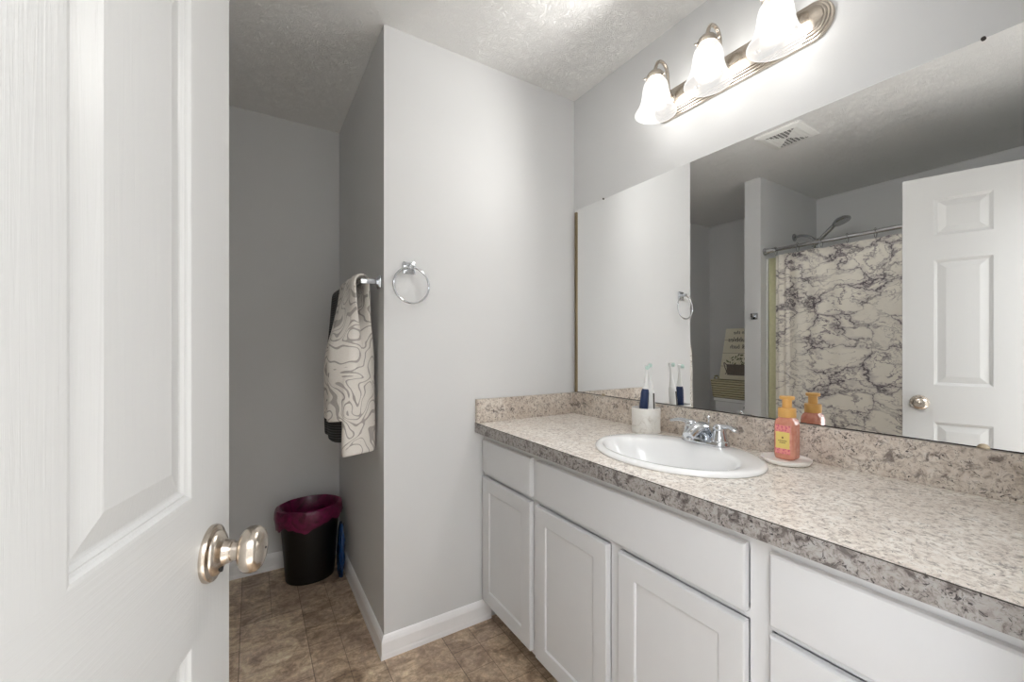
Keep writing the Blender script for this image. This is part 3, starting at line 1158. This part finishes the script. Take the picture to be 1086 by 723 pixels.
def towel(name, mat, top, front, back, zf, zb, label, zt, thick=0.010, wob=0.004, seed=0):
    """top/front/back: cross-section curves (x,y) of the cloth at the bar, at the front hem and at the back hem"""
    NS, NT_ = 44, 56
    T, F, B = [bez([(*p, 0) for p in c], NS) for c in (top, front, back)]
    m = min(len(T), len(F), len(B))
    T, F, B = T[:m], F[:m], B[:m]
    bm = BM()
    grid = []
    for j in range(NT_ + 1):
        t = j / NT_ * 2 - 1            # -1 front hem, 0 over the bar, 1 back hem
        row = []
        for i in range(m):
            s = i / (m - 1)
            r = 0.026
            a = abs(t)
            side = -1 if t < 0 else 1
            arc = 0.10
            if a < arc:
                ang = a / arc * PI / 2
                p = Vector((T[i].x + side * r * math.sin(ang), T[i].y, zt - r + r * math.cos(ang)))
            else:
                u = (a - arc) / (1 - arc)
                tgt = F[i] if t < 0 else B[i]
                zend = (zf if t < 0 else zb) + 0.006 * math.sin(s * 5 + seed)
                k = sst(u * 1.5) * 0.4 + 0.6 * min(1, u * 2.2)
                x0 = T[i].x + side * r
                p = Vector((lerp(x0, tgt.x, k), lerp(T[i].y, tgt.y, k), lerp(zt - r, zend, u)))
                w = noise.noise(Vector((s * 4 + seed, u * 3, seed * 3.1))) * wob * (0.3 + u)
                p.x += w * (1 if t < 0 else 0.5)
                p.y += noise.noise(Vector((s * 3, u * 4 + 9, seed))) * wob
            row.append(bm.verts.new(p))
        grid.append(row)
    for a, b in zip(grid, grid[1:]):
        for i in range(m - 1):
            bm.faces.new((a[i], a[i + 1], b[i + 1], b[i]))
    o = link(name, bm, mat, smooth=80)
    so = o.modifiers.new('thickness', 'SOLIDIFY')
    so.thickness = thick
    so.offset = 0
    su = o.modifiers.new('soft', 'SUBSURF')
    su.levels = su.render_levels = 1
    return tag(o, label, 'towel', 'towels on the towel bar')


towel('towel', 'towel',
      top=[(0.368, 1.700), (0.361, 1.735), (0.371, 1.79), (0.361, 1.86), (0.369, 1.92), (0.364, 1.985)],
      front=[(0.372, 1.712), (0.335, 1.700), (0.290, 1.716), (0.256, 1.760), (0.276, 1.82), (0.262, 1.88), (0.296, 1.95)],
      back=[(0.418, 1.720), (0.395, 1.698), (0.345, 1.690), (0.300, 1.702), (0.318, 1.76), (0.350, 1.83), (0.400, 1.92)],
      zf=0.905, zb=0.775, zt=1.482, label='white towel with grey scroll pattern bunched over the towel bar', wob=0.010, seed=1)
towel('towel.001', 'dark_towel',
      top=[(0.367, 2.005), (0.366, 2.02), (0.365, 2.04), (0.367, 2.07), (0.368, 2.11), (0.366, 2.16), (0.367, 2.21)],
      front=[(0.392, 1.990), (0.350, 1.978), (0.312, 2.00), (0.300, 2.05), (0.312, 2.10), (0.302, 2.16), (0.312, 2.215)],
      back=[(0.405, 1.985), (0.408, 2.00), (0.412, 2.03), (0.404, 2.07), (0.406, 2.11), (0.412, 2.16), (0.405, 2.21)],
      zf=0.775, zb=0.80, zt=1.470, label='charcoal ribbed towel hanging behind the scroll patterned towel', wob=0.006, seed=4)

# ------------------------------------------------------------------ waste bin
BN = (0.262, 2.412)
bin_ = empty('waste_bin', (*BN, 0))
tag(bin_, 'black oval waste bin with a burgundy bag in the alcove corner', 'waste bin')
bm = BM()


def ell(rx, ry, z, n=56):
    return [(rx * math.cos(2 * PI * i / n), ry * math.sin(2 * PI * i / n), z) for i in range(n)]


loft(bm, [ell(*q) for q in ((0.108, 0.088, 0.001), (0.114, 0.094, 0.004), (0.116, 0.096, 0.010), (0.143, 0.120, 0.360), (0.147, 0.124, 0.364), (0.147, 0.124, 0.370), (0.143, 0.120, 0.372), (0.139, 0.116, 0.366), (0.112, 0.092, 0.014))], True, True, True)
link('bin_body', bm, 'black', bin_, smooth=40)
bm = BM()
rings = []
n = 72
for k, (f, z) in enumerate(((0.66, 0.05), (0.74, 0.18), (0.84, 0.30), (0.905, 0.366), (0.97, 0.381), (1.035, 0.377), (1.06, 0.360), (1.07, 0.330), (1.045, 0.300), (1.03, 0.285))):
    ring = []
    for i in range(n):
        a = 2 * PI * i / n
        nz1 = noise.noise(Vector((math.cos(a) * 2.2, math.sin(a) * 2.2, k * 0.35)))
        nz2 = noise.noise(Vector((math.cos(a) * 6, math.sin(a) * 6, k * 0.6 + 5)))
        g = f
        zz = z
        if k >= 4:
            g += 0.035 * max(0, nz1) + 0.018 * nz2 + (0.05 * max(0, -math.cos(a)) ** 3 if k > 4 else 0)
            if k >= 8:
                zz += 0.035 * nz1 + 0.02 * nz2
                zz += 0.03 * max(0, math.cos(a))
                g = max(g, 1.035)
            elif 0 < k < 3:
                g += 0.02 * nz1
        ring.append((0.147 * g * math.cos(a), 0.124 * g * math.sin(a), zz))
    rings.append(ring)
loft(bm, rings, True, True, False)
lin = link('bin_bag', bm, 'film', bin_, smooth=50)

bm = BM()
rings = []
for k in range(9):
    t = k / 8
    ring = []
    for i in range(28):
        a = 2 * PI * i / 28
        nz = noise.noise(Vector((math.cos(a) * 1.6, math.sin(a) * 1.6, t * 4)))
        w = (0.30 + 0.75 * math.sin(PI * min(1, 0.08 + t * 0.86)) ** 0.7)
        ring.append((0.006 + 0.0165 * w * math.cos(a) + 0.004 * nz + 0.004 * t, (0.052 + 0.02 * nz) * w * math.sin(a), 0.004 + 0.27 * t))
    rings.append(ring)
for k, ring in enumerate(rings):
    for i, (x, y, z) in enumerate(ring):
        q = noise.noise(Vector((y * 60, z * 22, x * 60)))
        ring[i] = (x + 0.0035 * q, y + 0.010 * q, max(0.003, z + (0.012 * q if 0 < k else 0)))
loft(bm, rings)
bb = link('plastic_bag', bm, 'blue_bag', smooth=50)
bb.location = (0.3885, 2.325, 0)
tag(bb, 'blue plastic bag squeezed between the black bin and the wall', 'plastic bag')

# ------------------------------------------------------------------ ceiling vent
vent = empty('exhaust_vent', (0.097, 1.221, H))
tag(vent, 'square white exhaust fan grille in the ceiling', 'vent')
bm = BM()
hx_, hy_ = 0.127, 0.120
prof = [(0.0, -0.0004), (0.0, -0.005), (0.004, -0.009), (0.028, -0.016), (0.031, -0.0165)]
rings = [[(-hx_ + o, -hy_ + o, z), (hx_ - o, -hy_ + o, z), (hx_ - o, hy_ - o, z), (-hx_ + o, hy_ - o, z)] for o, z in prof]
loft(bm, rings)
link('cover', bm, 'vent', vent)
bm = BM()
for k in range(9):
    d = 0.006 + k * 0.0096
    w = d * 0.95
    for sg in (-1, 1):
        x = sg * (0.004 + d)
        yy = -w
        box(bm, x - 0.0026, x + 0.0026, -w * 0.93 - 0.001, w * 0.93 + 0.001, -0.0176, -0.0164)
link('slots', bm, 'slot', vent)
bm = BM()
for y in [-0.078 + 0.0195 * i for i in range(9)]:
    box(bm, -0.094, 0.094, y - 0.0022, y + 0.0022, -0.0184, -0.0163)
link('cross_bars', bm, 'vent', vent)

# ------------------------------------------------------------------ robe hook on the stub wall
hk = empty('robe_hook', (-0.3943, 1.664, 1.425))
tag(hk, 'square chrome robe hook on the end of the stub wall', 'hook')
bm = BM()
box(bm, 0.0003, 0.008, -0.024, 0.024, -0.024, 0.024, 0.002)
link('mount', bm, 'chrome', hk, smooth=30)
bm = BM()
box(bm, 0.0075, 0.045, -0.009, 0.009, -0.009, 0.009, 0.0015)
box(bm, 0.037, 0.045, -0.009, 0.009, 0.005, 0.020, 0.0015)
link('peg', bm, 'chrome', hk, smooth=30)

# ------------------------------------------------------------------ bathtub, surround, shower
TX0, TX1, TY0, TY1 = XL + 0.005, -0.505, 0.094, YB - 0.004
tub = empty('bathtub', ((TX0 + TX1) / 2, (TY0 + TY1) / 2, 0))
tag(tub, 'white bathtub behind the marble print shower curtain', 'bathtub')
bm = BM()
hx_, hy_ = (TX1 - TX0) / 2, (TY1 - TY0) / 2


def rrect(hx, hy, r, z, n=8, sx=0.0):
    out = []
    for cx, cy, a0 in ((1, 1, 0), (-1, 1, 90), (-1, -1, 180), (1, -1, 270)):
        for k in range(n + 1):
            a = R(a0 + 90 * k / n)
            out.append((sx + cx * (hx - r) + r * math.cos(a), cy * (hy - r) + r * math.sin(a), z))
    return out


loft(bm, [rrect(hx_ - 0.004, hy_, 0.01, 0.001), rrect(hx_ - 0.004, hy_, 0.01, 0.38), rrect(hx_, hy_, 0.012, 0.395), rrect(hx_, hy_, 0.012, 0.41), rrect(hx_ - 0.006, hy_ - 0.006, 0.012, 0.417),
          rrect(hx_ - 0.07, hy_ - 0.075, 0.12, 0.417), rrect(hx_ - 0.082, hy_ - 0.09, 0.12, 0.405), rrect(hx_ - 0.11, hy_ - 0.15, 0.12, 0.15), rrect(hx_ - 0.15, hy_ - 0.20, 0.12, 0.10)], True, True, True)
link('tub_body', bm, 'acrylic', tub, smooth=40)
bm = BM()
lathe(bm, [(0.03, -0.002), (0.028, 0.004), (0.0, 0.006)], (0, hy_ - 0.28, 0.10), 'z', 24)
link('drain', bm, 'chrome', tub, smooth=40)

sur = empty('tub_surround', (XL, 0.8, 0.417))
tag(sur, 'glossy white tub surround panels on the shower walls', 'tub surround')
bm = BM()
box(bm, 0.0004, 0.006, TY0 - 0.796, TY1 - 0.802, 0.001, 1.43, 0.002)
link('back_panel', bm, 'acrylic', sur, smooth=30)
for y0, y1 in ((YB - 0.0062 - 0.8, YB - 0.0004 - 0.8), (0.0904 - 0.8, 0.0962 - 0.8)):
    bm = BM()
    box(bm, 0.0064, -0.478 - XL, y0, y1, 0.001, 1.43, 0.002)
    link('end_panel', bm, 'acrylic', sur, smooth=30)
# tub front flange against the end walls is part of the panels' front edge
RX, RZ = -0.447, 1.899
rod = empty('shower_rod', (RX, 0.86, RZ))
tag(rod, 'straight satin chrome shower curtain rod across the tub', 'curtain rod')
bm = BM()
tube(bm, [(0, 0.0905 - 0.86, 0), (0, YB - 0.0005 - 0.86, 0)], 0.0125, 20)
link('rod', bm, 'chrome_soft', rod, smooth=60)
for y, s in ((YB - 0.0003 - 0.86, -1), (0.0903 - 0.86, 1)):
    bm = BM()
    lathe(bm, [(0.026, 0.0), (0.026, 0.006 * s), (0.021, 0.010 * s), (0.019, 0.030 * s), (0.0165, 0.034 * s), (0.0165, 0.075 * s), (0.014, 0.080 * s)], (0, y, 0), 'y', 24)
    link('flange', bm, 'chrome_soft', rod, smooth=35)

cur = empty('shower_curtain', (-0.452, 0.86, 0.2))
tag(cur, 'cream shower curtain with dark marble veins hanging from the rod', 'shower curtain')
bm = BM()
NY, NZ = 220, 16
Y0c, Y1c, Z0c, Z1c = 0.30, 1.548, 0.06, 1.862


def cur_x(y, z, amp):
    k = (Y1c - y)
    w = math.sin(y * 46 + 0.9 * math.sin(y * 9)) * 0.55 + math.sin(y * 27 + 2) * 0.45
    edge = math.exp(-((y - 1.53) / 0.06) ** 2)
    sag = 0.55 + 0.45 * (z - Z0c) / (Z1c - Z0c)
    return w * amp * sag + edge * 0.012 * math.sin(y * 150)


grid = []
for j in range(NZ + 1):
    z = lerp(Z0c, Z1c, j / NZ)
    row = []
    for i in range(NY + 1):
        y = lerp(Y0c, Y1c, i / NY)
        zz = z
        if j == NZ:
            zz -= 0.007 * (0.5 - 0.5 * math.cos((y - 0.05) * 2 * PI / 0.142))
        row.append(bm.verts.new((-0.452 + cur_x(y, z, 0.013) + 0.452, y - 0.86, zz - 0.2)))
    grid.append(row)
for a, b in zip(grid, grid[1:]):
    for i in range(NY):
        bm.faces.new((a[i], a[i + 1], b[i + 1], b[i]))
cl = link('curtain_cloth', bm, 'curtain', cur, smooth=80)
so = cl.modifiers.new('thickness', 'SOLIDIFY')
so.thickness = 0.0015
bm = BM()
grid = []
for j in range(5):
    z = lerp(0.24, 1.85, j / 4)
    grid.append([bm.verts.new((-0.036 + 0.009 * math.sin(y * 40) , y - 0.86, z - 0.2)) for y in [lerp(0.34, 1.608, i / 160) for i in range(161)]])
for a, b in zip(grid, grid[1:]):
    for i in range(160):
        bm.faces.new((a[i], a[i + 1], b[i + 1], b[i]))
ln = link('curtain_liner', bm, 'liner', cur, smooth=80)
so = ln.modifiers.new('thickness', 'SOLIDIFY')
so.thickness = 0.0012
tag(ln, 'yellowish inner liner')
for k in range(9):
    y = 1.545 - 0.142 * k
    bm = BM()
    tube(bm, [(RX + 0.0215 * math.sin(2 * PI * i / 28), y, RZ - 0.0095 + 0.030 * math.cos(2 * PI * i / 28)) for i in range(28)], 0.0018, 8, closed=True)
    bmesh.ops.translate(bm, vec=(0.452, -0.86, -0.2), verts=bm.verts)
    link('curtain_ring', bm, 'chrome_soft', cur, smooth=60)

sh = empty('hand_shower', (-0.894, YB, 2.066))
tag(sh, 'dark chrome hand shower on a wall arm above the curtain rod', 'shower head')
bm = BM()
lathe(bm, [(0.030, -0.0004), (0.030, -0.006), (0.022, -0.014), (0.012, -0.018)], (0, 0, 0), 'y', 24)
link('wall_flange', bm, 'chrome_soft', sh, smooth=40)
bm = BM()
tube(bm, bez([(0, -0.010, 0), (0, -0.05, 0.004), (0, -0.10, -0.012), (0, -0.145, -0.048)], 20), 0.0105, 14)
link('wall_arm', bm, 'chrome_soft', sh, smooth=60)
bm = BM()
lathe(bm, [(0.013, 0.0), (0.022, 0.004), (0.024, 0.02), (0.022, 0.036), (0.014, 0.040)], (0, -0.17, -0.063), 'y', 20)
link('bracket', bm, 'chrome_soft', sh, smooth=40)
bm = BM()
tube(bm, bez([(0.0, -0.135, -0.105), (0.0, -0.175, -0.058), (0.0, -0.225, -0.010), (0.0, -0.275, 0.038)], 20), [0.0135] * 6 + [0.0145] * 20, 16)
hd = link('hand_piece', bm, 'chrome_soft', sh, smooth=60)
bm = BM()
lathe(bm, [(0.012, 0.030), (0.040, 0.020), (0.056, 0.006), (0.058, -0.004), (0.054, -0.010), (0.0, -0.012)], (0, 0, 0), 'z', 32)
bmesh.ops.transform(bm, matrix=Matrix.Translation((0, -0.315, 0.052)) @ Matrix.Rotation(R(-22), 4, 'X'), verts=bm.verts)
link('spray_face', bm, 'chrome_soft', hd, smooth=40)
bm = BM()
tube(bm, bez([(0, -0.133, -0.110), (0.02, -0.10, -0.25), (0.05, -0.05, -0.65), (0.06, -0.06, -0.95), (0.02, -0.10, -0.75), (0.0, -0.16, -0.25), (0.0, -0.155, -0.07)], 60), 0.007, 10)
link('hose', bm, 'chrome_soft', sh, smooth=60)

# ------------------------------------------------------------------ toilet
TC = 2.175
toi = empty('toilet', (XL, TC, 0))
tag(toi, 'white two piece toilet in the alcove behind the stub wall', 'toilet')


def rr2(x0, x1, hy, r, z):
    return [(p[0] + (x0 + x1) / 2, p[1], p[2]) for p in rrect((x1 - x0) / 2, hy, r, z, 6)]


bm = BM()
loft(bm, [rr2(0.015, 0.200, 0.205, 0.03, 0.365), rr2(0.012, 0.212, 0.222, 0.03, 0.40), rr2(0.012, 0.220, 0.230, 0.025, 0.675), rr2(0.02, 0.21, 0.22, 0.02, 0.677)])
tank = link('tank', bm, 'china', toi, smooth=40)
bm = BM()
loft(bm, [rr2(0.010, 0.226, 0.236, 0.025, 0.677), rr2(0.007, 0.232, 0.242, 0.028, 0.682), rr2(0.007, 0.232, 0.242, 0.028, 0.700), rr2(0.012, 0.226, 0.236, 0.026, 0.708), rr2(0.03, 0.205, 0.215, 0.02, 0.710)])
link('tank_lid', bm, 'china', toi, smooth=40)
bm = BM()
lathe(bm, [(0.014, 0.0), (0.014, 0.008), (0.007, 0.010), (0.007, 0.02)], (0.219, -0.075, 0.640), 'x', 16)
tube(bm, [(0.236, -0.070, 0.640), (0.240, -0.11, 0.636), (0.240, -0.155, 0.628)], [0.006, 0.0055, 0.007], 10)
tag(link('flush_lever', bm, 'chrome', toi, smooth=40), 'chrome flush lever')


def egg(xc, rx, ry, z, n=48):
    out = []
    for i in range(n):
        a = 2 * PI * i / n
        e = 1.0 if math.cos(a) > 0 else 0.78
        out.append((xc + rx * e * math.cos(a), ry * math.sin(a), z))
    return out


bm = BM()
loft(bm, [egg(0.33, 0.18, 0.105, 0.001), egg(0.33, 0.18, 0.105, 0.02), egg(0.33, 0.165, 0.090, 0.06), egg(0.35, 0.17, 0.095, 0.16), egg(0.40, 0.225, 0.135, 0.27), egg(0.43, 0.265, 0.175, 0.36), egg(0.435, 0.270, 0.182, 0.385), egg(0.435, 0.265, 0.178, 0.392),
          egg(0.44, 0.215, 0.135, 0.390), egg(0.44, 0.195, 0.120, 0.33), egg(0.42, 0.12, 0.08, 0.22), egg(0.41, 0.06, 0.05, 0.20)], True, True, True)
box(bm, 0.02, 0.26, -0.10, 0.10, 0.20, 0.366, 0.02)
link('bowl', bm, 'china', toi, smooth=45)
bm = BM()
loft(bm, [egg(0.435, 0.262, 0.178, 0.394), egg(0.435, 0.268, 0.183, 0.398), egg(0.435, 0.268, 0.183, 0.408), egg(0.435, 0.262, 0.178, 0.412)])
link('seat', bm, 'white_pl', toi, smooth=40)
bm = BM()
loft(bm, [egg(0.435, 0.262, 0.178, 0.413), egg(0.435, 0.268, 0.183, 0.416), egg(0.435, 0.266, 0.181, 0.424), egg(0.435, 0.235, 0.155, 0.431), egg(0.435, 0.10, 0.07, 0.434)])
box(bm, 0.225, 0.262, -0.085, 0.085, 0.394, 0.425, 0.006)
link('seat_lid', bm, 'white_pl', toi, smooth=40)

# basket on the tank, sign in the basket
bk = empty('storage_basket', (XL + 0.123, TC + 0.010, 0.711))
tag(bk, 'straw coloured woven basket on the toilet tank', 'basket')
bm = BM()
loft(bm, [rrect(0.096, 0.235, 0.03, 0.0005, 6), rrect(0.100, 0.242, 0.03, 0.006, 6), rrect(0.112, 0.258, 0.03, 0.160, 6), rrect(0.115, 0.261, 0.03, 0.166, 6), rrect(0.110, 0.256, 0.03, 0.172, 6), rrect(0.104, 0.250, 0.03, 0.166, 6), rrect(0.094, 0.235, 0.03, 0.02, 6)], True, True, True)
link('basket_body', bm, 'wicker', bk, smooth=40)
for s in (-1, 1):
    bm = BM()
    tube(bm, bez([(-0.035, s * 0.250, 0.160), (-0.03, s * 0.256, 0.190), (0.0, s * 0.258, 0.202), (0.03, s * 0.256, 0.190), (0.035, s * 0.250, 0.160)], 20), 0.007, 10)
    link('handle', bm, 'wicker', bk, smooth=60)
bm = BM()
for k in range(3):
    zc = 0.06 - 0.018 * k
    tube(bm, [(0.1085 + (zc / 0.16) * 0.009 + 0.001, -0.05 - 0.018 * i, zc + 0.022 * math.sin(i * 0.55)) for i in range(9)], 0.003, 8)
link('braid', bm, 'wicker', bk, smooth=60)

SW, SH = 0.36, 0.51
sg = empty('sign_board', (XL + 0.150, 2.218, 0.8845))
sg.rotation_euler = (0, R(-14), 0)
tag(sg, 'cream wooden sign with a painted flower pot leaning on the wall above the basket', 'sign')
bm = BM()
box(bm, -0.010, 0.0, -SW / 2, SW / 2, 0.0, SH, 0.002)
link('board', bm, 'board', sg)
bm = BM()
loft(bm, [[(0.0004, -0.10, 0.045), (0.0004, 0.10, 0.045), (0.0004, 0.112, 0.085), (0.0004, 0.122, 0.150), (0.0004, -0.122, 0.150), (0.0004, -0.112, 0.085)], [(0.0016, -0.10, 0.045), (0.0016, 0.10, 0.045), (0.0016, 0.112, 0.085), (0.0016, 0.122, 0.150), (0.0016, -0.122, 0.150), (0.0016, -0.112, 0.085)]])
for s in (-1, 1):
    tube(bm, bez([(0.001, s * 0.115, 0.140), (0.001, s * 0.150, 0.165), (0.001, s * 0.135, 0.120), (0.001, s * 0.112, 0.075), (0.001, s * 0.122, 0.050)], 20), 0.004, 6)
link('painted_pot', bm, 'potmat', sg)
bm = BM()
for k in range(46):
    y = random.uniform(-0.125, 0.125)
    z = 0.150 + random.random() * 0.10 * (1 - (abs(y) / 0.16) ** 2)
    a = random.uniform(0, PI)
    r = random.uniform(0.010, 0.018)
    pts = [(0.0006 + 0.00002 * k, y + r * math.cos(t) * math.cos(a) - 0.4 * r * math.sin(t) * math.sin(a), z + r * math.cos(t) * math.sin(a) + 0.4 * r * math.sin(t) * math.cos(a)) for t in [2 * PI * i / 10 for i in range(10)]]
    f = bm.faces.new([bm.verts.new(p) for p in pts])
    f.material_index = 1 if k % 4 == 0 else 0
tag(link('painted_bouquet', bm, None, sg, mats=['leaf', 'petal']), kind='stuff')
lm = BM()
for txt, z, s in (('in the', 0.452, 0.050), ('bubbles', 0.376, 0.066), ('& bath', 0.308, 0.056)):
    cu = bpy.data.curves.new('lettering', 'FONT')
    cu.body = txt
    cu.size = s
    cu.align_x = 'CENTER'
    cu.shear = 0.25
    cu.extrude = 0.0004
    o = bpy.data.objects.new('lettering', cu)
    COL.objects.link(o)
    me = bpy.data.meshes.new_from_object(o)
    me.transform(Matrix.Translation((0.0008, 0.035, z)) @ Matrix.Rotation(R(90), 4, 'Z') @ Matrix.Rotation(R(90), 4, 'X'))
    lm.from_mesh(me)
    bpy.data.objects.remove(o)
    bpy.data.curves.remove(cu)
    bpy.data.meshes.remove(me)
tag(link('lettering', lm, 'ink', sg), kind='stuff')
